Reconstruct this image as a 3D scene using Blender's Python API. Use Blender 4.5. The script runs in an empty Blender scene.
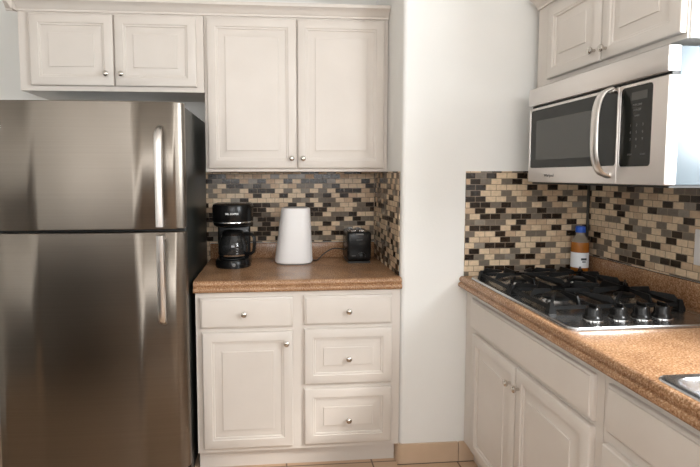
import bpy, bmesh, math, random
from mathutils import Vector, Matrix
random.seed(7)
PI = math.pi
SC = bpy.context.scene
COL = SC.collection

# ------------------------------------------------------------------ camera
cam_d = bpy.data.cameras.new('camera')
cam = bpy.data.objects.new('camera', cam_d); COL.objects.link(cam)
cam.location = (0, -2.268, 1.411)
cam.rotation_euler = (math.radians(90 - 4.185), math.radians(0.1), math.radians(-4.766))
cam_d.sensor_width = 36.0
cam_d.lens = 36.0 * 490 / 700
cam_d.shift_x = 35 / 700
cam_d.shift_y = -22.5 / 700
cam_d.clip_start = 0.02
SC.camera = cam

# ------------------------------------------------------------------ world, lights, exposure
SC.view_settings.view_transform = 'Standard'
SC.view_settings.look = 'None'
SC.view_settings.gamma = 1
SC.view_settings.use_curve_mapping = False
SC.view_settings.exposure = -0.08
w = bpy.data.worlds.new('world'); SC.world = w; w.use_nodes = True
bg = w.node_tree.nodes['Background']
bg.inputs[0].default_value = (0.80, 0.90, 1.0, 1); bg.inputs[1].default_value = 2.0

def area(name, loc, rot, sx, sy, power, color):
    d = bpy.data.lights.new(name, 'AREA'); d.shape = 'RECTANGLE'; d.size = sx; d.size_y = sy
    d.energy = power; d.color = color
    o = bpy.data.objects.new(name, d); COL.objects.link(o); o.location = loc; o.rotation_euler = rot
    return o
sd = bpy.data.lights.new('sun', 'SUN'); sd.energy = 9.0; sd.angle = math.radians(16); sd.color = (1.0, 0.97, 0.93)
so = bpy.data.objects.new('sun', sd); COL.objects.link(so)
so.rotation_euler = Vector((-.48, .58, -.66)).to_track_quat('-Z', 'Y').to_euler()
# daylight through the window over the sink, and through the big openings of the room behind the camera
area('daylight_sink_window', (1.60, -1.62, 1.62), (0, math.radians(90), 0), 0.95, 0.86, 70, (0.93, 0.97, 1.0))
area('daylight_rear_window', (0.2, -4.92, 1.90), (math.radians(90), 0, 0), 2.4, 0.95, 56, (1.0, 0.975, 0.95))
area('daylight_left_window', (-1.86, -3.3, 1.6), (0, math.radians(-90), 0), 1.0, 1.2, 18, (1.0, 0.95, 0.90))

# ------------------------------------------------------------------ materials
def mat(name, color, rough=0.5, metal=0.0, **kw):
    m = bpy.data.materials.new(name); m.use_nodes = True
    b = m.node_tree.nodes['Principled BSDF']
    b.inputs['Base Color'].default_value = (*color, 1)
    b.inputs['Roughness'].default_value = rough
    b.inputs['Metallic'].default_value = metal
    for k, v in kw.items():
        b.inputs[k.replace('_', ' ')].default_value = v
    return m
def nd(m, t, **kw):
    n = m.node_tree.nodes.new(t)
    for k, v in kw.items(): setattr(n, k, v)
    return n
def lk(m, a, b): m.node_tree.links.new(a, b)
def bsdf(m): return m.node_tree.nodes['Principled BSDF']
def ramp(m, stops, interp='LINEAR'):
    r = nd(m, 'ShaderNodeValToRGB'); cr = r.color_ramp; cr.interpolation = interp
    while len(cr.elements) < len(stops): cr.elements.new(0.5)
    for e, (p, c) in zip(cr.elements, stops): e.position = p; e.color = (*c, 1)
    return r
def noisy(m, c1, c2, scale=8, bump=0.0, bscale=120, stretch=None, detail=3):
    """base colour wanders between two close tones, plus a fine bump"""
    tc = nd(m, 'ShaderNodeTexCoord'); src = tc.outputs['Object']
    if stretch:
        mp = nd(m, 'ShaderNodeMapping'); mp.inputs['Scale'].default_value = stretch
        lk(m, src, mp.inputs[0]); src = mp.outputs[0]
    n = nd(m, 'ShaderNodeTexNoise'); n.inputs['Scale'].default_value = scale; n.inputs['Detail'].default_value = detail
    lk(m, src, n.inputs['Vector'])
    r = ramp(m, [(0.3, c1), (0.7, c2)]); lk(m, n.outputs['Fac'], r.inputs[0]); lk(m, r.outputs[0], bsdf(m).inputs['Base Color'])
    if bump:
        n2 = nd(m, 'ShaderNodeTexNoise'); n2.inputs['Scale'].default_value = bscale; lk(m, src, n2.inputs['Vector'])
        b = nd(m, 'ShaderNodeBump'); b.inputs['Strength'].default_value = bump; b.inputs['Distance'].default_value = 0.002
        lk(m, n2.outputs['Fac'], b.inputs['Height']); lk(m, b.outputs[0], bsdf(m).inputs['Normal'])
    return m

M = {}
M['wall'] = noisy(mat('wall_paint', (0.8, 0.79, 0.76), 0.6), (0.79, 0.785, 0.755), (0.83, 0.82, 0.79), 2.5, 0.25, 90)
M['wall_dark'] = noisy(mat('dark_reflection_wall_paint', (0.2, 0.16, 0.12), 0.6), (0.16, 0.125, 0.095), (0.19, 0.15, 0.115), 2.5, 0.2, 90)  # unseen rear wall, darkened so the fridge and mosaic reflect something dark
M['ceiling'] = noisy(mat('ceiling_paint', (0.8, 0.79, 0.76), 0.7), (0.80, 0.79, 0.76), (0.84, 0.83, 0.80), 3, 0.2, 60)
M['cream'] = noisy(mat('cream_cabinet_paint', (0.72, 0.66, 0.6), 0.38), (0.65, 0.595, 0.54), (0.685, 0.63, 0.575), 5, 0.08, 60)
M['cream_in'] = mat('cabinet_underside', (0.30, 0.25, 0.20), 0.6)
M['panel_white'] = noisy(mat('white_side_laminate', (0.85, 0.85, 0.84), 0.4), (0.83, 0.83, 0.82), (0.87, 0.87, 0.86), 4)
M['nickel'] = mat('brushed_nickel', (0.62, 0.58, 0.53), 0.25, 1.0)
M['black'] = mat('black_plastic', (0.006, 0.006, 0.006), 0.25)
bsdf(M['black']).inputs['Specular IOR Level'].default_value = 0.3
M['black_matte'] = mat('matte_black_plastic', (0.015, 0.015, 0.014), 0.55)
M['black_side'] = mat('black_painted_metal', (0.012, 0.014, 0.012), 0.35)
M['iron'] = noisy(mat('cast_iron', (0.008, 0.008, 0.008), 0.38), (0.006, 0.006, 0.006), (0.011, 0.011, 0.011), 60, 0.2, 300)
bsdf(M['iron']).inputs['Specular IOR Level'].default_value = 0.1
M['white_plastic'] = mat('white_plastic', (0.82, 0.80, 0.79), 0.35)
M['grey_plastic'] = mat('grey_plastic', (0.25, 0.25, 0.25), 0.5)
M['ink_white'] = mat('white_print', (0.75, 0.75, 0.75), 0.5)
M['ink_grey'] = mat('grey_print', (0.16, 0.16, 0.155), 0.5)
M['ink_dark'] = mat('dark_print', (0.05, 0.05, 0.05), 0.5)
M['chrome'] = mat('chrome', (0.8, 0.8, 0.8), 0.12, 1.0)
M['black_glass'] = mat('black_glass', (0.016, 0.017, 0.015), 0.08)
bsdf(M['black_glass']).inputs['Specular IOR Level'].default_value = 0.3
M['mesh_glass'] = mat('oven_window_glass', (0.062, 0.062, 0.056), 0.12)
M['steel_light'] = mat('light_microwave_steel', (0.74, 0.70, 0.67), 0.34, 0.85)
M['micro_side'] = mat('pale_grey_metal_case', (0.13, 0.16, 0.18), 0.3, 0.0)
M['sink_steel'] = mat('sink_steel', (0.78, 0.80, 0.83), 0.25, 1.0)
M['blue_cap'] = mat('blue_cap', (0.01, 0.09, 0.5), 0.35)
M['label_paper'] = mat('label_paper', (0.78, 0.80, 0.82), 0.5)
M['amber'] = mat('amber_liquid', (0.50, 0.17, 0.02), 0.12)
bsdf(M['amber']).inputs['Transmission Weight'].default_value = 0.35
M['clear'] = mat('clear_plastic', (0.55, 0.48, 0.38), 0.1)
bsdf(M['clear']).inputs['Transmission Weight'].default_value = 0.6
M['carafe_glass'] = mat('dark_carafe_glass', (0.03, 0.03, 0.03), 0.05)
bsdf(M['carafe_glass']).inputs['Transmission Weight'].default_value = 0.4
M['window_frame'] = mat('white_window_frame', (0.8, 0.8, 0.8), 0.4)
M['pane'] = bpy.data.materials.new('window_glass'); M['pane'].use_nodes = True
_m = M['pane']; _tr = nd(_m, 'ShaderNodeBsdfTransparent'); _gl = nd(_m, 'ShaderNodeBsdfGlossy'); _gl.inputs['Roughness'].default_value = 0.02
_mx = nd(_m, 'ShaderNodeMixShader'); _mx.inputs[0].default_value = 0.07
lk(_m, _tr.outputs[0], _mx.inputs[1]); lk(_m, _gl.outputs[0], _mx.inputs[2]); lk(_m, _mx.outputs[0], _m.node_tree.nodes['Material Output'].inputs['Surface'])
M['cord'] = mat('black_rubber', (0.012, 0.010, 0.010), 0.5)
M['dark_trim'] = mat('dark_bronze_trim', (0.03, 0.028, 0.022), 0.4)
M['dark_wood'] = noisy(mat('dark_wood', (0.05, 0.03, 0.02), 0.5), (0.05, 0.032, 0.02), (0.09, 0.055, 0.035), 6, 0.1, 40, (1, 8, 1))

def steel(name, c1, c2, rough, vertical=False, aniso=0.5):
    m = mat(name, c1, rough, 1.0)
    tc = nd(m, 'ShaderNodeTexCoord'); mp = nd(m, 'ShaderNodeMapping')
    mp.inputs['Scale'].default_value = (1.2, 1.2, 260) if not vertical else (260, 260, 1.2)
    lk(m, tc.outputs['Object'], mp.inputs[0])
    n = nd(m, 'ShaderNodeTexNoise'); n.inputs['Scale'].default_value = 1.0; n.inputs['Detail'].default_value = 4
    lk(m, mp.outputs[0], n.inputs['Vector'])
    r = ramp(m, [(0.3, c1), (0.7, c2)]); lk(m, n.outputs['Fac'], r.inputs[0]); lk(m, r.outputs[0], bsdf(m).inputs['Base Color'])
    b = nd(m, 'ShaderNodeBump'); b.inputs['Strength'].default_value = 0.03; b.inputs['Distance'].default_value = 0.001
    lk(m, n.outputs['Fac'], b.inputs['Height']); lk(m, b.outputs[0], bsdf(m).inputs['Normal'])
    n2 = nd(m, 'ShaderNodeTexNoise'); n2.inputs['Scale'].default_value = 3.0; n2.inputs['Detail'].default_value = 2
    lk(m, tc.outputs['Object'], n2.inputs['Vector'])
    mr = nd(m, 'ShaderNodeMapRange'); mr.inputs['To Min'].default_value = rough - 0.05; mr.inputs['To Max'].default_value = rough + 0.08
    lk(m, n2.outputs['Fac'], mr.inputs['Value']); lk(m, mr.outputs[0], bsdf(m).inputs['Roughness'])
    bsdf(m).inputs['Anisotropic'].default_value = aniso
    return m
M['steel'] = steel('brushed_stainless_steel', (0.205, 0.180, 0.152), (0.222, 0.196, 0.167), 0.30)
M['steel_handle'] = mat('satin_steel_handle', (0.72, 0.69, 0.66), 0.28, 1.0)
M['hob_steel'] = mat('cooktop_steel', (0.46, 0.46, 0.46), 0.24, 1.0)

def laminate():
    m = mat('speckled_brown_laminate', (0.4, 0.25, 0.15), 0.26)
    tc = nd(m, 'ShaderNodeTexCoord')
    n = nd(m, 'ShaderNodeTexNoise'); n.inputs['Scale'].default_value = 185; n.inputs['Detail'].default_value = 4; n.inputs['Roughness'].default_value = 0.7
    lk(m, tc.outputs['Object'], n.inputs['Vector'])
    r = ramp(m, [(0.30, (0.11, 0.048, 0.023)), (0.43, (0.27, 0.138, 0.065)), (0.56, (0.40, 0.235, 0.130)), (0.70, (0.66, 0.48, 0.33))])
    lk(m, n.outputs['Fac'], r.inputs[0])
    v = nd(m, 'ShaderNodeTexNoise'); v.inputs['Scale'].default_value = 9; lk(m, tc.outputs['Object'], v.inputs['Vector'])
    r2 = ramp(m, [(0.35, (0.85, 0.80, 0.76)), (0.65, (1.1, 1.08, 1.05))]); lk(m, v.outputs['Fac'], r2.inputs[0])
    mx = nd(m, 'ShaderNodeMixRGB', blend_type='MULTIPLY'); mx.inputs[0].default_value = 1
    lk(m, r.outputs[0], mx.inputs[1]); lk(m, r2.outputs[0], mx.inputs[2]); lk(m, mx.outputs[0], bsdf(m).inputs['Base Color'])
    return m
M['laminate'] = laminate()

def mosaic(name, seed):
    m = mat(name, (0.5, 0.4, 0.3), 0.25)
    uv = nd(m, 'ShaderNodeUVMap'); mp = nd(m, 'ShaderNodeMapping'); mp.inputs['Location'].default_value = (seed * 0.0513, seed * 0.028, 0)
    lk(m, uv.outputs[0], mp.inputs[0])
    br = nd(m, 'ShaderNodeTexBrick'); br.offset = 0.5; br.squash = 1
    br.inputs['Color1'].default_value = (0, 0, 0, 1); br.inputs['Color2'].default_value = (1, 1, 1, 1); br.inputs['Mortar'].default_value = (0, 0, 0, 1)
    br.inputs['Scale'].default_value = 1.0; br.inputs['Mortar Size'].default_value = 0.0015; br.inputs['Mortar Smooth'].default_value = 0.1
    br.inputs['Bias'].default_value = 0.0; br.inputs['Brick Width'].default_value = 0.0512; br.inputs['Row Height'].default_value = 0.0279
    lk(m, mp.outputs[0], br.inputs['Vector'])
    cream, tan, grey, dark, pale = (0.66, 0.51, 0.345), (0.52, 0.37, 0.24), (0.17, 0.142, 0.112), (0.022, 0.014, 0.009), (0.27, 0.235, 0.195)
    r = ramp(m, [(0.0, dark), (0.275, grey), (0.485, cream), (0.70, tan), (0.83, pale), (0.88, cream)], 'CONSTANT')
    lk(m, br.outputs['Color'], r.inputs[0])
    mx = nd(m, 'ShaderNodeMixRGB'); mx.inputs[2].default_value = (0.27, 0.21, 0.155, 1)
    lk(m, br.outputs['Fac'], mx.inputs[0]); lk(m, r.outputs[0], mx.inputs[1]); 
    n = nd(m, 'ShaderNodeTexNoise'); n.inputs['Scale'].default_value = 60; lk(m, uv.outputs[0], n.inputs['Vector'])
    r3 = ramp(m, [(0.3, (0.86, 0.86, 0.86)), (0.7, (1.1, 1.1, 1.1))]); lk(m, n.outputs['Fac'], r3.inputs[0])
    ml = nd(m, 'ShaderNodeMixRGB', blend_type='MULTIPLY'); ml.inputs[0].default_value = 1
    lk(m, mx.outputs[0], ml.inputs[1]); lk(m, r3.outputs[0], ml.inputs[2]); lk(m, ml.outputs[0], bsdf(m).inputs['Base Color'])
    rr = ramp(m, [(0.0, (0.16,)*3), (0.485, (0.34,)*3), (0.70, (0.40,)*3), (0.83, (0.14,)*3), (0.88, (0.34,)*3)], 'CONSTANT')
    lk(m, br.outputs['Color'], rr.inputs[0]); lk(m, rr.outputs[0], bsdf(m).inputs['Roughness'])
    inv = nd(m, 'ShaderNodeMath', operation='SUBTRACT'); inv.inputs[0].default_value = 1; lk(m, br.outputs['Fac'], inv.inputs[1])
    b = nd(m, 'ShaderNodeBump'); b.inputs['Strength'].default_value = 0.7; b.inputs['Distance'].default_value = 0.0015
    lk(m, inv.outputs[0], b.inputs['Height']); lk(m, b.outputs[0], bsdf(m).inputs['Normal'])
    return m
M['mosaic1'] = mosaic('mosaic_tile_alcove_back', 57); M['mosaic2'] = mosaic('mosaic_tile_alcove_side', 11)
M['mosaic3'] = mosaic('mosaic_tile_cooktop_end', 23); M['mosaic4'] = mosaic('mosaic_tile_cooktop_side', 42)

def floor_tile():
    m = mat('tan_floor_tile', (0.5, 0.36, 0.24), 0.35)
    uv = nd(m, 'ShaderNodeUVMap'); mp = nd(m, 'ShaderNodeMapping'); mp.inputs['Location'].default_value = (0.03, -0.36, 0)
    lk(m, uv.outputs[0], mp.inputs[0])
    br = nd(m, 'ShaderNodeTexBrick'); br.offset = 0.0
    br.inputs['Color1'].default_value = (0.50, 0.34, 0.225, 1); br.inputs['Color2'].default_value = (0.60, 0.42, 0.285, 1); br.inputs['Mortar'].default_value = (0.16, 0.10, 0.065, 1)
    br.inputs['Scale'].default_value = 1; br.inputs['Mortar Size'].default_value = 0.004; br.inputs['Brick Width'].default_value = 0.42; br.inputs['Row Height'].default_value = 0.42
    lk(m, mp.outputs[0], br.inputs['Vector']); lk(m, br.outputs['Color'], bsdf(m).inputs['Base Color'])
    return m
M['floor'] = floor_tile()
M['base_tile'] = noisy(mat('tan_baseboard_tile', (0.52, 0.36, 0.24), 0.4), (0.56, 0.41, 0.285), (0.62, 0.46, 0.325), 9)

# ------------------------------------------------------------------ mesh helpers
class B:
    """collects geometry, then links it as ONE mesh object"""
    def __init__(s): s.bm = bmesh.new(); s.mi = 0
    def _f(s, vs, smooth=False):
        try: f = s.bm.faces.new(vs)
        except ValueError: return None
        f.material_index = s.mi; f.smooth = smooth; return f
    def box(s, x0, x1, y0, y1, z0, z1, bev=0.0, seg=2):
        v = [s.bm.verts.new(p) for p in ((x0,y0,z0),(x1,y0,z0),(x1,y1,z0),(x0,y1,z0),(x0,y0,z1),(x1,y0,z1),(x1,y1,z1),(x0,y1,z1))]
        fs = [s._f([v[i] for i in q]) for q in ((0,3,2,1),(4,5,6,7),(0,1,5,4),(1,2,6,5),(2,3,7,6),(3,0,4,7))]
        if bev:
            es = list({e for f in fs for e in f.edges})
            r = bmesh.ops.bevel(s.bm, geom=es, offset=bev, segments=seg, profile=0.5, affect='EDGES')
            for f in r['faces']: f.smooth = True; f.material_index = s.mi
        return s
    def loops(s, rings, close=True, cap0=False, cap1=False, smooth=True):
        """skin a list of rings (each a list of points)"""
        R = [[s.bm.verts.new(p) for p in r] for r in rings]; n = len(R[0])
        for a, b in zip(R, R[1:]):
            for i in range(n if close else n - 1):
                j = (i + 1) % n; s._f([a[i], a[j], b[j], b[i]], smooth)
        if cap0: s._f(R[0][::-1])
        if cap1: s._f(R[-1])
        return s
    def lathe(s, c, prof, n=32, axis='z', sx=1, sy=1, cap0=True, cap1=True, T=None):
        """prof: (radius, height) pairs along the axis from c"""
        rings = []
        for r, h in prof:
            ring = []
            for i in range(n):
                a = 2*PI*i/n; u, v = r*math.cos(a)*sx, r*math.sin(a)*sy
                p = {'z': (u, v, h), '-y': (u, -h, v), '-x': (-h, -u, v), '+x': (h, u, v)}[axis]
                p = Vector(p) + Vector(c)
                ring.append(T @ p if T else p)
            rings.append(ring)
        return s.loops(rings, True, cap0, cap1)
    def tube(s, pts, r, n=10, closed=False, sq=False):
        pts = [Vector(p) for p in pts]; rings = []; up0 = None
        for i, p in enumerate(pts):
            if closed: d = pts[(i+1) % len(pts)] - pts[i-1]
            else: d = pts[min(i+1, len(pts)-1)] - pts[max(i-1, 0)]
            d.normalize()
            up = up0 if up0 is not None else (Vector((0,0,1)) if abs(d.z) < 0.9 else Vector((1,0,0)))
            a = d.cross(up); 
            if a.length < 1e-5: a = d.cross(Vector((1,0,0)))
            a.normalize(); b = a.cross(d); up0 = b
            rr = r[i] if isinstance(r, list) else r
            ra, rb = rr if isinstance(rr, tuple) else (rr, rr)
            rings.append([p + a*ra*math.cos(2*PI*k/n) + b*rb*math.sin(2*PI*k/n) for k in range(n)])
        if closed: rings.append(rings[0])
        return s.loops(rings, True, not closed, not closed)
    def prism(s, poly, axis, a, b, smooth=False):
        """poly of 2D points extruded along axis x: (y,z), y: (x,z), z: (x,y)"""
        f = {'x': lambda p, t: (t, p[0], p[1]), 'y': lambda p, t: (p[0], t, p[1]), 'z': lambda p, t: (p[0], p[1], t)}[axis]
        return s.loops([[f(p, a) for p in poly], [f(p, b) for p in poly]], True, True, True, smooth)
    def make(s, name, m, parent=None, uv=True, bevel=None, autosmooth=True, **props):
        bm = s.bm
        bmesh.ops.recalc_face_normals(bm, faces=bm.faces)
        lay = bm.loops.layers.uv.new('UVMap')
        for f in bm.faces:
            n = f.normal; ax, ay, az = abs(n.x), abs(n.y), abs(n.z)
            for l in f.loops:
                c = l.vert.co
                l[lay].uv = (c.x + 10, c.y + 10) if az >= ax and az >= ay else ((c.x + 10, c.z) if ay >= ax else (c.y + 10, c.z))
        me = bpy.data.meshes.new(name); bm.to_mesh(me); bm.free()
        for x in (m if isinstance(m, list) else [m]): me.materials.append(x)
        if autosmooth:
            try: me.set_sharp_from_angle(angle=math.radians(38))
            except Exception: pass
        o = bpy.data.objects.new(name, me); COL.objects.link(o)
        if parent is not None:
            o.parent = parent; o.location = -Vector(parent.location)
        if bevel:
            md = o.modifiers.new('bevel', 'BEVEL'); md.width = bevel; md.segments = 2; md.limit_method = 'ANGLE'
        for k, v in props.items(): o[k] = v
        return o

def thing(name, label, cat, loc=(0, 0, 0), group=None):
    o = bpy.data.objects.new(name, None); COL.objects.link(o); o.location = loc; o.empty_display_size = 0.05
    o['label'] = label; o['category'] = cat
    if group: o['group'] = group
    return o
def under(o, part):
    """moves a finished piece one level deeper, below a part of its thing"""
    o.parent = part; o.location = (0, 0, 0); return o
def struct(b, name, m): return b.make(name, m, kind='structure')

def text(body, size, origin, right, upv, m, name, parent, extrude=0.0004, bold=0.0, shear=0.0):
    cu = bpy.data.curves.new(name, 'FONT'); cu.body = body; cu.size = size; cu.extrude = extrude; cu.offset = bold; cu.shear = shear
    cu.align_x = 'CENTER'; cu.align_y = 'CENTER'; cu.resolution_u = 3
    t = bpy.data.objects.new('tmp', cu); COL.objects.link(t); bpy.context.view_layer.update()
    me = bpy.data.meshes.new_from_object(t); bpy.data.objects.remove(t)
    me.materials.clear(); me.materials.append(m)
    r, u = Vector(right).normalized(), Vector(upv).normalized(); n = r.cross(u)
    X = Matrix((( r.x, u.x, n.x, origin[0]), (r.y, u.y, n.y, origin[1]), (r.z, u.z, n.z, origin[2]), (0,0,0,1)))
    me.transform(X); me.name = name
    o = bpy.data.objects.new(name, me); COL.objects.link(o); o.parent = parent; o.location = -Vector(parent.location)
    return o

# a door or drawer front: facing '-y' (u = x) or '-x' (u = y); d = depth coordinate of its BACK face
def front(face, u0, u1, z0, z1, d, raised=True, thick=0.02, rail=0.042):
    b = B()
    def P(u, z, n): return (u, d - n, z) if face == '-y' else (d - n, u, z)
    t = thick
    if raised:
        prof = [(0, 0), (0, t-0.005), (0.0015, t-0.002), (0.005, t), (rail, t), (rail+0.003, t-0.004), (rail+0.010, t-0.005), (rail+0.0125, t-0.010), (rail+0.022, t-0.010),
                (rail+0.048, t-0.0035), (rail+0.050, t-0.0005)]
    else:
        prof = [(0, 0), (0, t-0.010), (0.002, t-0.007), (0.008, t-0.005), (0.010, t-0.001), (0.014, t)]
    rings = [[P(u0+i, z0+i, n), P(u1-i, z0+i, n), P(u1-i, z1-i, n), P(u0+i, z1-i, n)] for i, n in prof]
    b.loops(rings, True, True, True, smooth=False)
    return b
def knob(face, u, z, d, parent, r=0.0135):
    b = B(); prof = [(0.006, 0), (0.0055, 0.010), (0.006, 0.013), (r*0.85, 0.016), (r, 0.020), (r*0.97, 0.024), (r*0.7, 0.0275), (r*0.3, 0.029)]
    b.lathe((u, d, z) if face == '-y' else (d, u, z), prof, 20, face)
    return b.make('knob', M['nickel'], parent)

# ================================================================== THE SETTING
Y0, YB, XW, XL, XA, XR = -5.0, 0.62, 1.536, -1.9, 0.60, 1.536
CT = 0.925          # countertop height
ZC = 2.62
struct(B().box(XL-.1, XW+.1, Y0-.1, YB+.1, -0.06, 0.0), 'floor', M['floor'])
struct(B().box(XL-.1, XW+.1, Y0-.1, YB+.1, ZC, ZC+0.06), 'ceiling', M['ceiling'])
struct(B().box(XL-.1, XA-.0002, YB, YB+.1, 0, ZC), 'wall_back', M['wall'])
arc = [(XA + .022 - .022*math.cos(a), .022 - .022*math.sin(a)) for a in [i*PI/2/8 for i in range(9)]]
b = B(); b.prism([(XA, YB+.1)] + arc + [(XW+.1, 0), (XW+.1, YB+.1)], 'z', 0, ZC, smooth=True)
struct(b, 'wall_middle', M['wall'])
# left wall with a window behind the camera side
b = B(); b.box(XL-.1, XL, Y0-.1, -3.9, 0, ZC).box(XL-.1, XL, -2.7, YB, 0, ZC).box(XL-.1, XL, -3.9, -2.7, 0, .9).box(XL-.1, XL, -3.9, -2.7, 2.1, ZC)
struct(b, 'wall_left', M['wall'])
# right wall with the window over the sink
b = B(); b.box(XW, XW+.1, -1.18, 0, 0, ZC).box(XW, XW+.1, Y0-.1, -2.06, 0, ZC).box(XW, XW+.1, -2.06, -1.18, 0, 1.12).box(XW, XW+.1, -2.06, -1.18, 2.12, ZC)
struct(b, 'wall_right', M['wall'])
# rear wall with a wide opening
b = B(); b.box(XL, -1.0, Y0-.1, Y0, 0, ZC).box(1.4, XW, Y0-.1, Y0, 0, ZC).box(-1.0, 1.4, Y0-.1, Y0, 0, 1.4).box(-1.0, 1.4, Y0-.1, Y0, 2.4, ZC)
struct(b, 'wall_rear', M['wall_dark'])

def window(n, axis, at, a0, a1, z0, z1):
    f = .045; b = B()
    def bx(p0, p1, q0, q1, t0=-.02, t1=.02):
        if axis == 'x': b.box(at+t0, at+t1, p0, p1, q0, q1)
        else: b.box(p0, p1, at+t0, at+t1, q0, q1)
    bx(a0, a0+f, z0, z1); bx(a1-f, a1, z0, z1); bx(a0+f, a1-f, z0, z0+f); bx(a0+f, a1-f, z1-f, z1)
    mid = (a0+a1)/2; bx(mid-.015, mid+.015, z0+f, z1-f)
    o = b.make('window_%d' % n, M['window_frame'], kind='structure')
    b = B()
    if axis == 'x': b.box(at-.003, at+.003, a0+f, a1-f, z0+f, z1-f)
    else: b.box(a0+f, a1-f, at-.003, at+.003, z0+f, z1-f)
    b.make('pane', M['pane'], o)
window(1, 'x', XW+.085, -2.06, -1.18, 1.12, 2.12)
window(2, 'y', Y0-.06, -1.0, 1.4, 1.4, 2.4)
window(3, 'x', XL-.06, -3.9, -2.7, .9, 2.1)

# unseen dark half-height block, added to darken the reflection in the fridge steel
struct(B().box(XL, -.72, -2.9, -1.34, 0, .90).box(XL, -.70, -2.92, -1.32, .90, .93, .004), 'dark_reflection_block', M['dark_wood'])

# tile baseboard round the corner of the middle wall
c = .022 + .012
arc2 = [(XA + .022 - c*math.cos(a), .022 - c*math.sin(a)) for a in [i*PI/2/8 for i in range(9)]]
arc2[0] = (XA - .012, .05)
b = B(); b.prism([(XA, .05)] + [(XA-.012, .05)] + arc2[1:] + [(.893, -.012), (.893, 0), (XA+.022, 0)], 'z', 0, .098, smooth=True)
b.box(.897, .975, -.012, 0, 0, .098)
struct(b, 'baseboard_middle', M['base_tile'])
struct(B().box(XA-.012, .972, -.0165, -.0122, .0002, .0015), 'trim_2', M['dark_trim'])
# dark strip in the tiled corner above the counter
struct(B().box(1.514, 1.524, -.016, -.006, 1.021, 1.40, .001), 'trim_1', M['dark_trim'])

# ================================================================== MOSAIC BACKSPLASHES
def splash(b, m, label):
    return b.make('mosaic_backsplash', m, label=label, category='backsplash', autosmooth=False)
splash(B().box(-.75, XA-.0065, YB-.007, YB-.001, 1.0165, 1.4285).box(-.75, -.374, YB-.007, YB-.001, .86, 1.0165), M['mosaic1'], 'mosaic tile backsplash on the alcove back wall behind the coffee maker and toaster')
splash(B().box(XA-.0062, XA-.0006, .030, YB-.0075, CT+.001, 1.4285), M['mosaic2'], 'narrow mosaic tile backsplash on the alcove side wall, right of the toaster')
splash(B().box(.908, XW-.0005, -.0066, -.0006, CT+.001, 1.428), M['mosaic3'], 'mosaic tile backsplash facing the camera behind the far end of the cooktop')
splash(B().box(XW-.0065, XW-.0005, -2.0, -.007, 1.0215, 1.371), M['mosaic4'], 'mosaic tile backsplash on the right wall running under the microwave')

# ================================================================== ALCOVE BASE CABINET
t = thing('base_cabinet', 'cream base cabinet with one door and four drawers under the alcove counter', 'cabinet', (0.11, .3, 0))
b = B(); b.box(-.367, .597, 0, .60, .1, .870); b.make('cabinet_body', M['cream'], t)
B().box(-.367, .585, .045, .06, 0, .1).make('toe_kick', M['cream'], t)
def add_front(parent, kind, face, u0, u1, z0, z1, d, raised, knobs, label=None):
    o = front(face, u0, u1, z0, z1, d, raised).make(kind, M['cream'], parent)
    o2 = o
    for (u, z) in knobs:
        under(knob(face, u, z, d-.02, parent), o2)
    return o
add_front(t, 'drawer', '-y', -.346, .082, .702, .846, 0, False, [(-.143, .772)])
add_front(t, 'door', '-y', -.338, .082, .124, .682, 0, True, [(.052, .628)])
add_front(t, 'drawer', '-y', .136, .555, .707, .846, 0, False, [(.346, .774)])
add_front(t, 'drawer', '-y', .136, .555, .421, .688, 0, True, [(.346, .546)])
add_front(t, 'drawer', '-y', .136, .555, .126, .398, 0, True, [(.346, .246)])

# ================================================================== WALL CABINETS, LEFT RUN
t = thing('wall_cabinet', 'tall two-door cream wall cabinet above the coffee maker and toaster', 'cabinet', (.12, .45, 1.43))
B().box(-.347, .597, .30, YB, 1.43, 2.235).make('cabinet_body', M['cream'], t)
add_front(t, 'door', '-y', -.333, .118, 1.446, 2.2, .30, True, [(.092, 1.497)])
add_front(t, 'door', '-y', .124, .575, 1.446, 2.2, .30, True, [(.150, 1.497)])
t = thing('wall_cabinet', 'short two-door cream wall cabinet above the refrigerator', 'cabinet', (-.78, .45, 1.83))
B().box(-1.242, -.349, .30, YB, 1.831, 2.235).make('cabinet_body', M['cream'], t)
add_front(t, 'door', '-y', -1.186, -.789, 1.855, 2.2, .30, True, [(-.822, 1.912)])
add_front(t, 'door', '-y', -.782, -.385, 1.855, 2.2, .30, True, [(-.749, 1.912)])

CR = [(0, 0), (.010, 0), (.010, .010), (.016, .014), (.020, .022), (.030, .032), (.044, .040), (.050, .042), (.050, .058), (0, .058)]
b = B(); b.prism([(.30-p, 2.212+q) for p, q in CR], 'x', -1.242-.05, .598)
b.prism([(-1.242-p, 2.212+q) for p, q in CR], 'y', .25, YB)
b.box(-1.242, .598, .30, YB, 2.235, 2.268)
b.make('crown_molding', M['cream'], label='long cream crown molding along the top of the cabinets above refrigerator and coffee maker', category='molding')

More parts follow.
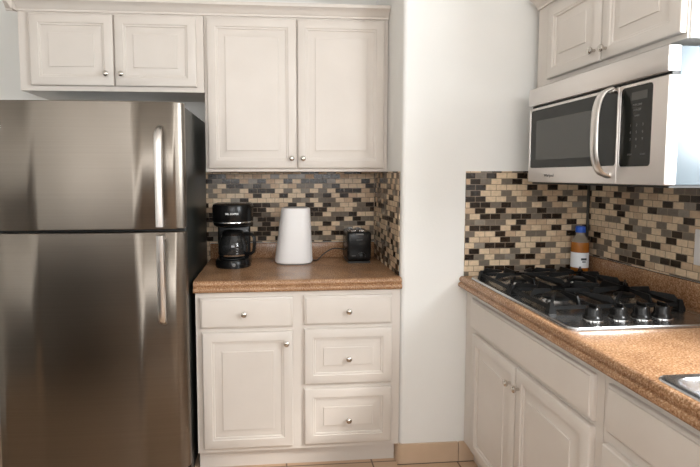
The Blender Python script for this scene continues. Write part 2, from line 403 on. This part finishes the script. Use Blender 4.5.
# ================================================================== COUNTERTOPS
def nose(top, out):   # ogee front edge: n outward from the slab, z
    pts = [(0, top), (.006, top)]
    pts += [(.006 + .016*math.sin(a), top - .016 + .016*math.cos(a)) for a in [i*PI/2/5 for i in range(1, 6)]]
    pts += [(.021, top-.022), (.017, top-.026), (.017, top-.029)]
    pts += [(.017 + .011*math.sin(a), top - .041 + .012*math.cos(a)) for a in [i*PI/6 for i in range(1, 6)]]
    pts += [(.014, top-.055), (0, top-.055)]
    return [(n*1.0, z) for n, z in pts]
t = thing('countertop', 'brown speckled countertop in the alcove under the coffee maker', 'countertop', (.1, .3, CT-.055))
b = B(); b.box(-.373, XA-.0005, 0, YB, CT-.03, CT)
b.prism([(0 - n, z) for n, z in nose(CT, .03)], 'x', -.373, XA-.001, smooth=True)
b.make('counter_slab', M['laminate'], t)
B().box(-.373, XA-.0075, YB-.021, YB-.001, CT+.0006, 1.014, .003).make('counter_upstand', M['laminate'], label='low brown upstand strip at the back of the alcove countertop', category='upstand')

t = thing('countertop', 'long speckled countertop on the right holding the cooktop and sink', 'countertop', (1.2, -1.0, CT-.055))
SX0, SX1, SY0, SY1 = .904, 1.46, -1.93, -1.190
b = B()
xs = [.908, SX0+.012, SX1-.012, XW-.0005]; ys = [-2.0, SY0+.012, SY1-.012, -.0005]
grid = {}
def gv(i, j, z):
    k = (i, j, z)
    if k not in grid: grid[k] = b.bm.verts.new((xs[i], ys[j], z))
    return grid[k]
for i in range(3):
    for j in range(3):
        if (i, j) == (1, 1): continue
        for z in (CT, CT-.03): b._f([gv(i, j, z), gv(i+1, j, z), gv(i+1, j+1, z), gv(i, j+1, z)])
def side(p, q): b._f([gv(*p, CT), gv(*q, CT), gv(*q, CT-.03), gv(*p, CT-.03)])
for k in range(3): side((k, 0), (k+1, 0)); side((k, 3), (k+1, 3)); side((3, k), (3, k+1)); side((0, k), (0, k+1))
side((1, 1), (2, 1)); side((1, 2), (2, 2)); side((1, 1), (1, 2)); side((2, 1), (2, 2))
b.prism([(.908 - n, z) for n, z in nose(CT, .03)], 'y', -2.0, -.0005, smooth=True)
b.make('counter_slab', M['laminate'], t)
B().box(XW-.021, XW-.001, -2.0, -.0075, CT+.0006, 1.020, .003).make('counter_upstand', M['laminate'], label='low brown upstand strip along the right wall behind the cooktop', category='upstand')

# ================================================================== RIGHT BASE CABINETS
t = thing('base_cabinet', 'cream two-door base cabinet under the gas cooktop', 'cabinet', (1.2, -.5, 0))
B().box(.925, XW-.001, -1.0, -.002, .1, .870).make('cabinet_body', M['cream'], t)
B().box(.975, .99, -1.0, -.013, 0, .1).make('toe_kick', M['cream'], t)
add_front(t, 'false_drawer_front', '-x', -.968, -.088, .700, .838, .925, False, [])
add_front(t, 'door', '-x', -.528, -.122, .12, .682, .925, True, [(-.495, .608)])
add_front(t, 'door', '-x', -.968, -.534, .12, .682, .925, True, [(-.560, .612)])
t = thing('base_cabinet', 'cream base cabinet under the sink, cut by the lower right corner', 'cabinet', (1.2, -1.5, 0))
b = B(); b.box(.925, .945, -1.97, -1.002, .1, .870).box(.945, XW-.001, -1.97, -1.955, .1, .870).box(.945, XW-.001, -1.017, -1.002, .1, .870).box(.945, XW-.001, -1.955, -1.017, .1, .115)
b.make('cabinet_body', M['cream'], t)
B().box(.975, .99, -1.97, -1.002, 0, .1).make('toe_kick', M['cream'], t)
add_front(t, 'false_drawer_front', '-x', -1.945, -1.028, .700, .838, .925, False, [])
add_front(t, 'door', '-x', -1.483, -1.022, .12, .664, .925, True, [(-1.45, .6)])
add_front(t, 'door', '-x', -1.945, -1.489, .12, .664, .925, True, [(-1.52, .6)])

# ================================================================== CABINET OVER THE MICROWAVE
t = thing('wall_cabinet', 'cream two-door wall cabinet on the right above the microwave', 'cabinet', (1.38, -.5, 1.79))
B().box(1.225, XW-.001, -.878, -.043, 1.815, 2.19).make('cabinet_body', M['cream'], t)
B().box(1.232, XW-.001, -.884, -.8785, 1.815, 2.165).make('side_panel', M['panel_white'], t, label='white side panel')
add_front(t, 'door', '-x', -.509, -.150, 1.832, 2.14, 1.225, True, [(-.480, 1.876)])
add_front(t, 'door', '-x', -.874, -.515, 1.832, 2.14, 1.225, True, [(-.544, 1.869)])
b = B(); b.prism([(1.225-p, 2.165+q) for p, q in CR], 'y', -.935, -.043)
b.prism([(-.885-p, 2.165+q) for p, q in CR], 'x', 1.175, XW-.001)
b.box(1.225, XW-.001, -.885, -.043, 2.191, 2.222)
b.make('crown_molding', M['cream'], t)

# ================================================================== REFRIGERATOR
t = thing('refrigerator', 'stainless steel top-freezer refrigerator with black sides on the left', 'refrigerator', (-.76, .2, 0))
FX0, FX1, FY = -1.20, -.385, -.138
B().box(FX0+.004, FX1-.004, FY+.075, .59, .02, 1.712, .006).make('fridge_body', M['black_side'], t)
for x in (FX0+.06, FX1-.06):
    for y in (0, .5): B().lathe((x, y, 0), [(.022, 0), (.022, .0195)], 16).make('leveling_foot', M['black_matte'], t)
def fdoor(z0, z1):
    pl = [(FX0, FY+.07)]
    R = .075; r2 = .034
    pl += [(FX0 + R - R*math.cos(a), FY + r2 + .012 - r2*math.sin(a)) for a in [i*PI/2/8 for i in range(9)]]
    n = 14
    for i in range(1, n):
        f = i/n; x = FX0+R + f*(FX1-FX0-2*R); pl.append((x, FY + .012 - .012*math.sin(PI*f)))
    pl += [(FX1 - R + R*math.sin(a), FY + r2 + .012 - r2*math.cos(a)) for a in [i*PI/2/8 for i in range(9)]]
    pl += [(FX1, FY+.07)]
    b = B(); rings = []
    for z, ins in ((z0, .004), (z0+.003, 0), (z1-.003, 0), (z1, .004)):
        cx, cy = -.785, FY+.04
        rings.append([(cx + (x-cx)*(1-ins/.38), cy + (y-cy)*(1-ins/.06), z) for x, y in pl])
    b.loops(rings, True, True, True, True)
    return b
fd = fdoor(1.181, 1.722).make('freezer_door', M['steel'], t)
rd = fdoor(.10, 1.167).make('fridge_door', M['steel'], t)
B().box(FX0+.01, FX1-.01, FY+.07, FY+.078, .10, 1.715).make('door_gasket', M['black_matte'], t)
B().box(FX0+.02, FX1-.02, FY+.05, FY+.075, .025, .095, .003).make('base_grille', M['black_matte'], t)
def fhandle(z0, z1, parent, flip):
    # flat bowed bar, the free end curves back into the door
    x = -.478; b = B(); rings = []
    N = 26; yd = FY + .010
    for i in range(N+1):
        f = i/N; z = z0 + f*(z1-z0)
        g = (1-f) if flip else f
        out = .055 * min(1, (1 - max(0, (g-.80)/.20)**2.4))**.5 if g > .80 else .055
        wd = .0175 if g < .9 else .0175*math.sqrt(max(0.05, 1-((g-.9)/.1)**2*.75))
        y = yd - out
        rings.append([(x-wd, y+.003, z), (x-wd*.8, y-.008, z), (x-wd*.3, y-.012, z), (x+wd*.3, y-.012, z), (x+wd*.8, y-.008, z), (x+wd, y+.003, z),
                      (x+wd*.6, y+.008, z), (x-wd*.6, y+.008, z)])
    b.loops(rings, True, True, True, True)
    # mounting feet
    zf = z1-.012 if not flip else z0+.012; zn = z0+.012 if not flip else z1-.012
    b.box(x-.013, x+.013, yd-.05, yd+.006, zn-.010, zn+.010, .003)
    return under(b.make('door_handle', M['steel_handle'], t), parent)
h = fhandle(1.196, 1.620, fd, False); h = fhandle(.765, 1.160, rd, True)
o = B().box(-1.155, -1.122, FY+.004, FY+.016, 1.60, 1.635, .002).make('badge', M['chrome'], t); under(o, fd)

# ================================================================== MICROWAVE
t = thing('microwave', 'stainless steel over-the-range microwave mounted above the cooktop', 'microwave', (1.33, -.55, 1.379))
MX, MY0, MY1 = 1.125, -.937, -.170
B().box(MX+.035, XW-.008, MY0+.003, MY1-.003, 1.380, 1.778, .003).make('microwave_case', M['micro_side'], t, label='pale grey metal case')
B().box(MX+.02, XW-.008, MY0+.006, MY1-.006, 1.372, 1.3795).make('underside_vent', M['black_matte'], t)
B().box(MX-.006, MX+.035, MY0, MY1, 1.706, 1.780, .004).make('top_vent_band', M['steel_light'], t)
B().box(MX+.012, MX+.034, MY0+.004, MY1-.004, 1.6975, 1.7055).make('vent_gap', M['black_matte'], t)
def hole_panel(b, y0, y1, z0, z1, hy0, hy1, hz0, hz1, r=.012, x0=MX, x1=MX+.034):
    def rr(a0, a1, c0, c1, r, n=5):
        pts = []
        for (cx, cz, s) in ((a1-r, c1-r, 0), (a0+r, c1-r, 1), (a0+r, c0+r, 2), (a1-r, c0+r, 3)):
            for i in range(n+1):
                a = PI/2*(s + i/n); pts.append((cx + r*math.cos(a), cz + r*math.sin(a)))
        return pts
    o = rr(y0, y1, z0, z1, .004); oi = rr(y0+.002, y1-.002, z0+.002, z1-.002, .004); h_ = rr(hy0, hy1, hz0, hz1, r); h2 = rr(hy0+.001, hy1-.001, hz0+.001, hz1-.001, r)
    b.loops([[(x1, p, q) for p, q in o], [(x0+.003, p, q) for p, q in o], [(x0, p, q) for p, q in oi], [(x0, p, q) for p, q in h_], [(x0+.004, p, q) for p, q in h2]], True, True, False, False)
    return [(p, q) for p, q in h2]
b = B(); g = hole_panel(b, -.733, MY1, 1.379, 1.697, -.727, MY1-.012, 1.440, 1.687)
md = b.make('microwave_door', M['steel_light'], t)
b = B(); b.loops([[(MX+.010, p, q) for p, q in g], [(MX+.0012, p, q) for p, q in g]], True, True, True, False); o = b.make('door_glass', M['black_glass'], t); under(o, md)
b = B(); b.box(MX+.0002, MX+.0012, -.62, -.228, 1.474, 1.640, 0); o = b.make('viewing_window', M['mesh_glass'], t); under(o, md)
under(text('Whirlpool', .017, (MX-.0004, -.335, 1.408), (0, -1, 0), (0, 0, 1), M['ink_dark'], 'brand_lettering', t), md)
# bowed handle
b = B(); rings = []
N = 28; z0, z1 = 1.405, 1.695
for i in range(N+1):
    f = i/N; z = z0 + f*(z1-z0)
    out = .052 * (1 - abs(2*f-1)**3.2)**.5 if 0 < f < 1 else 0
    c_ = (MX - out - .006, -.700, z); hw, ht = .019, .007
    # local frame in the x-z plane
    df = .001; o2 = lambda q: .052 * max(0, (1 - abs(2*q-1)**3.2))**.5
    dx = -(o2(min(1, f+df)) - o2(max(0, f-df))); dz = (z1-z0)*2*df; L = math.hypot(dx, dz); nx, nz = dz/L, -dx/L
    ring = []
    for k in range(12):
        a = 2*PI*k/12; ring.append((c_[0] + nx*ht*math.cos(a), c_[1] + hw*math.sin(a), c_[2] + nz*ht*math.cos(a)))
    rings.append(ring)
b.loops(rings, True, True, True, True)
b.box(MX-.006, MX+.001, -.710, -.690, 1.402, 1.418, .002); b.box(MX-.006, MX+.001, -.710, -.690, 1.683, 1.6965, .002)
o = b.make('door_handle', M['steel_handle'], t); under(o, md)
# control side
b = B(); g = hole_panel(b, MY0, -.7355, 1.379, 1.697, -.878, -.742, 1.436, 1.687)
cp = b.make('control_panel', M['steel_light'], t)
b = B(); b.loops([[(MX+.010, p, q) for p, q in g], [(MX+.0012, p, q) for p, q in g]], True, True, True, False); o = b.make('touch_glass', M['black_glass'], t); under(o, cp)
b = B()
b.box(MX+.0003, MX+.0012, -.855, -.79, 1.643, 1.668); o = b.make('display', M['mesh_glass'], t); under(o, cp)
def key(s, y, z, sz=.0115): under(text(s, sz, (MX+.0009, y, z), (0, -1, 0), (0, 0, 1), M['ink_grey'], 'key_legend', t, .0003), cp)
for r_, row in enumerate(('123', '456', '789')):
    for c_, ch in enumerate(row): key(ch, -.790 - c_*.026, 1.565 - r_*.022)
key('0', -.816, 1.499); key('START', -.846, 1.474, .008); key('STOP', -.79, 1.474, .008)
key('POPCORN', -.815, 1.628, .008); key('DEFROST', -.815, 1.612, .008); key('TIMER', -.815, 1.594, .008)

# ================================================================== GAS COOKTOP
t = thing('gas_cooktop', 'four-burner gas cooktop with black grates and steel top set in the right countertop', 'cooktop', (1.19, -.45, CT))
HX0, HX1, HY0, HY1 = .912, 1.462, -.852, -.06
def rrect(x0, x1, y0, y1, r, z, n=4):
    pts = []
    for cx, cy, s in ((x1-r, y1-r, 0), (x0+r, y1-r, 1), (x0+r, y0+r, 2), (x1-r, y0+r, 3)):
        for i in range(n+1):
            a = PI/2*(s+i/n); pts.append((cx+r*math.cos(a), cy+r*math.sin(a), z))
    return pts
b = B()
def ins(i, z, r=.03): return rrect(HX0+i, HX1-i, HY0+i, HY1-i, r, z)
b.loops([ins(0, CT+.0005), ins(0, CT+.007), ins(.003, CT+.011), ins(.010, CT+.0115), ins(.020, CT+.0075), ins(.03, CT+.006)], True, True, True, True)
b.make('cooktop_surface', M['hob_steel'], t)
ZT = CT + .006
burn = [(1.065, -.2275), (1.335, -.2275), (1.065, -.5225), (1.335, -.5225)]
for i, (x, y) in enumerate(burn):
    R = (.036, .044, .050, .036)[i]
    b = B(); b.lathe((x, y, ZT), [(.075, 0), (.072, .003), (R+.014, .004), (R+.006, .010), (R, .016), (R*.9, .017)], 32); bn = b.make('burner', M['hob_steel'], t)
    b = B(); b.lathe((x, y, ZT+.0172), [(R, 0), (R, .006), (R*.9, .009), (R*.4, .010)], 32); o = b.make('burner_cap', M['iron'], t); under(o, bn)
def bar(b, p, q, w0, h0, w1=None, h1=None):
    """tapered trapezoid bar, p/q on its top centre line"""
    w1 = w1 or w0; h1 = h1 or h0
    p, q = Vector(p), Vector(q); d = (q-p); d.z = 0; d.normalize(); s = Vector((-d.y, d.x, 0)); dn = Vector((0, 0, -1))
    R = []
    for c_, w_, h_ in ((p, w0, h0), (q, w1, h1)):
        R.append([c_ - s*w_*.35, c_ + s*w_*.35, c_ + s*w_*.6 + dn*h_, c_ - s*w_*.6 + dn*h_])
    b.loops(R, True, True, True, False)
def grate(gy0, gy1):
    b = B(); gx0, gx1 = .960, 1.440; zl, zh = ZT+.024, ZT+.052
    # low outer frame
    for p, q in (((gx0, gy0), (gx1, gy0)), ((gx1, gy0), (gx1, gy1)), ((gx1, gy1), (gx0, gy1)), ((gx0, gy1), (gx0, gy0))):
        bar(b, (*p, zl), (*q, zl), .010, .013)
    mx = (gx0+gx1)/2; my = (gy0+gy1)/2
    bar(b, (mx, gy0, zl+.006), (mx, gy1, zl+.006), .010, .018)
    # feet, wedge shaped
    for x in (gx0, mx, gx1):
        for y in (gy0, gy1):
            b.loops([[(x-.014, y-.014, ZT+.0006), (x+.014, y-.014, ZT+.0006), (x+.014, y+.014, ZT+.0006), (x-.014, y+.014, ZT+.0006)],
                     [(x-.006, y-.006, zl+.012), (x+.006, y-.006, zl+.012), (x+.006, y+.006, zl+.012), (x-.006, y+.006, zl+.012)]], True, True, True, False)
    # raised fingers towards each burner
    for bx_ in (1.065, 1.335):
        lo, hi = (gx0, mx) if bx_ < mx else (mx, gx1)
        for (p, q) in (((lo, my), (bx_-.028, my)), ((hi, my), (bx_+.028, my)), ((bx_, gy0), (bx_, my-.028)), ((bx_, gy1), (bx_, my+.028))):
            m_ = (p[0]+(q[0]-p[0])*.12, p[1]+(q[1]-p[1])*.12)
            bar(b, (*p, zl+.004), (*m_, zh), .009, .020, .009, .024); bar(b, (*m_, zh), (*q, zh), .009, .024, .007, .010)
        for sx in (lo, hi):
            for sy in (gy0, gy1):
                q = (bx_ + (sx-bx_)*.45, my + (sy-my)*.45); m_ = (bx_ + (sx-bx_)*.9, my + (sy-my)*.9)
                bar(b, (sx, sy, zl+.004), (*m_, zh-.002), .009, .018, .009, .022); bar(b, (*m_, zh-.002), (*q, zh), .009, .022, .006, .009)
    return b.make('grate', M['iron'], t)
grate(-.365, -.09); grate(-.660, -.385)
for x in (1.055, 1.145, 1.226, 1.300):
    b = B(); c_ = (x, -.748, ZT)
    b.lathe(c_, [(.031, 0), (.031, .006), (.028, .011), (.0245, .017), (.024, .035), (.021, .040), (.014, .041)], 24)
    k = b.make('knob', M['black'], t)
    b = B(); b.box(x-.003, x+.003, -.748-.022, -.748+.022, ZT+.0405, ZT+.052, .0015); o = b.make('knob_grip', M['black'], t); under(o, k)
    b = B(); b.lathe(c_, [(.0325, 0), (.0325, .0018), (.0312, .0025)], 24); o = b.make('knob_ring', M['chrome'], t); under(o, k)

# ================================================================== SINK
t = thing('kitchen_sink', 'stainless steel sink set in the countertop at the lower right edge', 'sink', (1.18, -1.57, CT))
b = B()
def si(i, z, r): return rrect(SX0+i, SX1-i, SY0+i, SY1-i, r, z, 6)
b.loops([si(0, CT+.0005, .032), si(.002, CT+.004, .032), si(.008, CT+.006, .032), si(.022, CT+.004, .05), si(.028, CT-.004, .05), si(.034, CT-.05, .05), si(.042, CT-.16, .05), si(.07, CT-.185, .04)], True, False, True, True)
b.make('sink_bowl', M['sink_steel'], t)
b = B(); b.lathe((1.187, -1.57, CT-.1845), [(.045, 0), (.045, .003), (.035, .0015)], 28); b.make('drain', M['chrome'], t)

# ================================================================== COFFEE MAKER
t = thing('coffee_maker', 'black drip coffee maker with glass carafe on the alcove counter beside the refrigerator', 'coffee maker', (-.213, .38, CT))
cx, cy = -.222, .375
def dshape(rx, yf, yb, z, n=20, c=cy):
    # round front, square back
    pts = [(cx + rx*math.cos(a), c - (c-yf)*math.sin(a), z) for a in [PI*i/n for i in range(n+1)]]
    return pts + [(cx-rx, yb-.02, z), (cx-rx+.02, yb, z), (cx+rx-.02, yb, z), (cx+rx, yb-.02, z)]
b = B(); b.loops([dshape(.093, .272, .50, CT), dshape(.093, .270, .50, CT+.03), dshape(.086, .276, .50, CT+.042), dshape(.080, .282, .495, CT+.044)], True, True, True, True)
b.make('base', M['black'], t)
b = B(); b.box(cx-.088, cx+.088, .435, .498, CT+.0445, 1.1398, .012, 3); b.make('water_column', M['black'], t)
b = B(); b.loops([dshape(.088, .290, .50, 1.140), dshape(.100, .278, .502, 1.147), dshape(.105, .270, .503, 1.165), dshape(.107, .266, .504, 1.245), dshape(.104, .270, .502, 1.256), dshape(.090, .285, .495, 1.262)], True, True, True, True)
b.make('brew_head', M['black'], t)
b = B(); b.loops([dshape(.1055, .2682, .47, 1.162), dshape(.1070, .2662, .47, 1.164), dshape(.1070, .2662, .47, 1.167), dshape(.1060, .2672, .47, 1.169)], True, False, False, True)
b.make('chrome_band', M['chrome'], t)
text('MR. COFFEE', .0125, (cx+.005, .2645, 1.212), (1, 0, 0), (0, 0, 1), M['ink_white'], 'brand_lettering', t, .0006, 0.0005)
b = B(); b.lathe((cx+.012, .266, CT+.021), [(.008, -.004), (.008, .003), (.006, .004)], 16, '-y'); b.make('power_switch', M['grey_plastic'], t)
b = B(); b.lathe((cx, .355, CT+.0446), [(.060, 0), (.060, .004), (.05, .005)], 32); b.make('warming_plate', M['black_matte'], t)
z = CT+.050
b = B(); b.lathe((cx, .355, z), [(.056, 0), (.070, .010), (.077, .035), (.077, .065), (.068, .098), (.056, .120)], 36); cf = b.make('carafe', M['carafe_glass'], t)
b = B(); b.lathe((cx, .355, z+.120), [(.057, 0), (.058, .012), (.05, .022), (.012, .027)], 32); o = b.make('carafe_lid', M['black'], t); under(o, cf)
b = B(); b.lathe((cx, .355, z+.014), [(.0735, 0), (.0752, .006)], 32, cap0=False, cap1=False); o = b.make('carafe_band', M['chrome'], t); under(o, cf)
b = B(); dirx, diry = .92, -.39
pts = []
for (r_, h_) in ((.052, .118), (.080, .128), (.112, .126), (.126, .112), (.128, .075), (.122, .036), (.105, .022), (.070, .022)):
    pts.append((cx + dirx*r_, .355 + diry*r_, z+h_))
b.tube(pts, (.012, .009), 10); o = b.make('carafe_handle', M['black'], t); under(o, cf)
b = B(); 
for q in range(5): b.box(cx+.0235, cx+.0335 - (q % 2)*.004, .2795, .2805, z+.028+q*.013, z+.0305+q*.013)
o = b.make('measure_marks', M['ink_white'], t); under(o, cf)

# ================================================================== WHITE CANISTER
t = thing('white_canister', 'tall white tapered plastic canister standing between coffee maker and toaster', 'canister', (.105, .44, CT))
b = B()
def er(rx, ry, z, ox=0, n=48): return [(.106+ox + rx*math.copysign(abs(math.cos(2*PI*i/n))**.8, math.cos(2*PI*i/n)), .44 + ry*math.copysign(abs(math.sin(2*PI*i/n))**.8, math.sin(2*PI*i/n)), z) for i in range(n)]
b.loops([er(.099, .083, CT+.006), er(.103, .087, CT+.009), er(.104, .088, CT+.02), er(.093, .078, CT+.15, .006), er(.080, .067, CT+.298, .012), er(.078, .065, CT+.305, .012), er(.072, .060, CT+.307, .012)], True, True, True, True)
b.make('shell', M['white_plastic'], t)
b = B(); b.loops([er(.096, .080, CT), er(.098, .082, CT+.0055)], True, True, True, True); b.make('foot_ring', M['grey_plastic'], t, label='dark foot ring')
b = B(); b.loops([er(.066, .054, CT+.3072, .012), er(.064, .052, CT+.3105, .012)], True, True, True, True); b.make('top_cap', M['grey_plastic'], t, label='grey top cap')

# ================================================================== TOASTER
t = thing('toaster', 'small black two-slot toaster with its narrow end facing out, at the alcove right corner', 'toaster', (.462, .48, CT))
TX0, TX1, TY0, TY1 = .400, .534, .382, .575
b = B(); b.box(TX0, TX1, TY0, TY1, CT+.010, 1.100, .016, 4); b.make('toaster_body', M['black'], t)
b = B(); b.box(TX0+.005, TX1-.005, TY0+.005, TY1-.005, CT, CT+.0098); b.make('toaster_base', M['black_matte'], t)
for x in (.436, .482):
    b = B(); y0, y1 = TY0+.018, TY1-.02
    for q in (x-.013, x+.010): b.box(q, q+.003, y0, y1, 1.1002, 1.106, .0008)
    b.box(x-.010, x+.010, y0, y0+.003, 1.1002, 1.1065); b.box(x-.010, x+.010, y1-.003, y1, 1.1002, 1.106)
    s_ = b.make('bread_slot', M['chrome'], t)
    b = B(); b.box(x-.0098, x+.0098, y0+.0032, y1-.0032, 1.1002, 1.1015); o = b.make('slot_opening', M['black_matte'], t); under(o, s_)
b = B(); b.box(.444, .488, TY0-.010, TY0, 1.083, 1.090, .002); b.make('lever', M['grey_plastic'], t)
b = B(); b.box(.449, .484, TY0-.0012, TY0, 1.054, 1.0565); b.make('brand_plate', M['ink_grey'], t)
b = B(); b.lathe((.478, TY0, CT+.040), [(.0165, -.001), (.0165, .004), (.013, .005), (.012, .012), (.006, .013)], 24, '-y'); dl = b.make('browning_dial', M['black'], t)
b = B()
for q in range(9):
    a = PI*(-.05 + q*1.1/8); b.box(.478+.0205*math.cos(a)-.0012, .478+.0205*math.cos(a)+.0012, TY0-.0008, TY0, CT+.040+.0205*math.sin(a)-.0012, CT+.040+.0205*math.sin(a)+.0012)
b.make('dial_marks', M['ink_grey'], t)
b = B(); b.box(.424, .446, TY0-.0008, TY0, CT+.040, CT+.0435); b.make('button_print', M['ink_grey'], t)
b = B()
def bez(P, n=12):
    out = []
    P = [Vector(p) for p in P]; Q = [P[0]] + P + [P[-1]]
    for i in range(1, len(Q)-2):
        for k in range(n):
            s_ = k/n; out.append(.5*((2*Q[i]) + (Q[i+1]-Q[i-1])*s_ + (2*Q[i-1]-5*Q[i]+4*Q[i+1]-Q[i+2])*s_*s_ + (3*Q[i]-Q[i-1]-3*Q[i+1]+Q[i+2])*s_**3))
    return out + [P[-1]]
b.tube(bez([(.4, .50, .985), (.378, .498, .990), (.330, .49, .992), (.278, .475, .966), (.235, .465, .9315), (.19, .545, .9295), (.13, .565, .9295), (.03, .57, .9295)]), .0036, 8)
b.make('power_cord', M['cord'], t)

# ================================================================== BOTTLE, OUTLET
t = thing('bottle', 'clear bottle of amber liquid with blue cap in the tiled corner behind the cooktop', 'bottle', (1.468, -.048, CT))
bx, by = 1.460, -.050
b = B(); b.lathe((bx, by, CT), [(.034, 0), (.038, .004), (.039, .012), (.039, .155), (.038, .165)], 28); b.make('bottle_body', M['amber'], t, label='amber filled bottle body')
b = B(); b.lathe((bx, by, CT+.1652), [(.038, 0), (.034, .012), (.025, .026), (.0205, .034), (.0205, .046)], 28); b.make('bottle_neck', M['clear'], t)
b = B(); b.lathe((bx, by, CT+.2115), [(.022, 0), (.0225, .003), (.0215, .026), (.017, .030)], 24); b.make('cap', M['blue_cap'], t, label='blue screw cap')
b = B(); b.lathe((bx, by, CT+.045), [(.0394, 0), (.0394, .072)], 28, cap0=False, cap1=False); lb = b.make('paper_label', M['label_paper'], t)
b = B(); b.box(bx-.018, bx+.008, by-.0412, by-.0385, CT+.082, CT+.092); b.box(bx-.012, bx+.004, by-.0412, by-.0385, CT+.072, CT+.077); o = b.make('label_print', M['ink_dark'], t); under(o, lb)
t = thing('wall_outlet', 'white wall outlet plate on the mosaic tile at the right edge', 'outlet', (XW, -.66, 1.08))
B().box(XW-.012, XW-.0062, -.735, -.617, 1.083, 1.213, .002).make('cover_plate', M['white_plastic'], t)
for y in (-.648, -.704): B().box(XW-.0145, XW-.0122, y-.016, y+.016, 1.112, 1.184, .001).make('receptacle', M['white_plastic'], t)
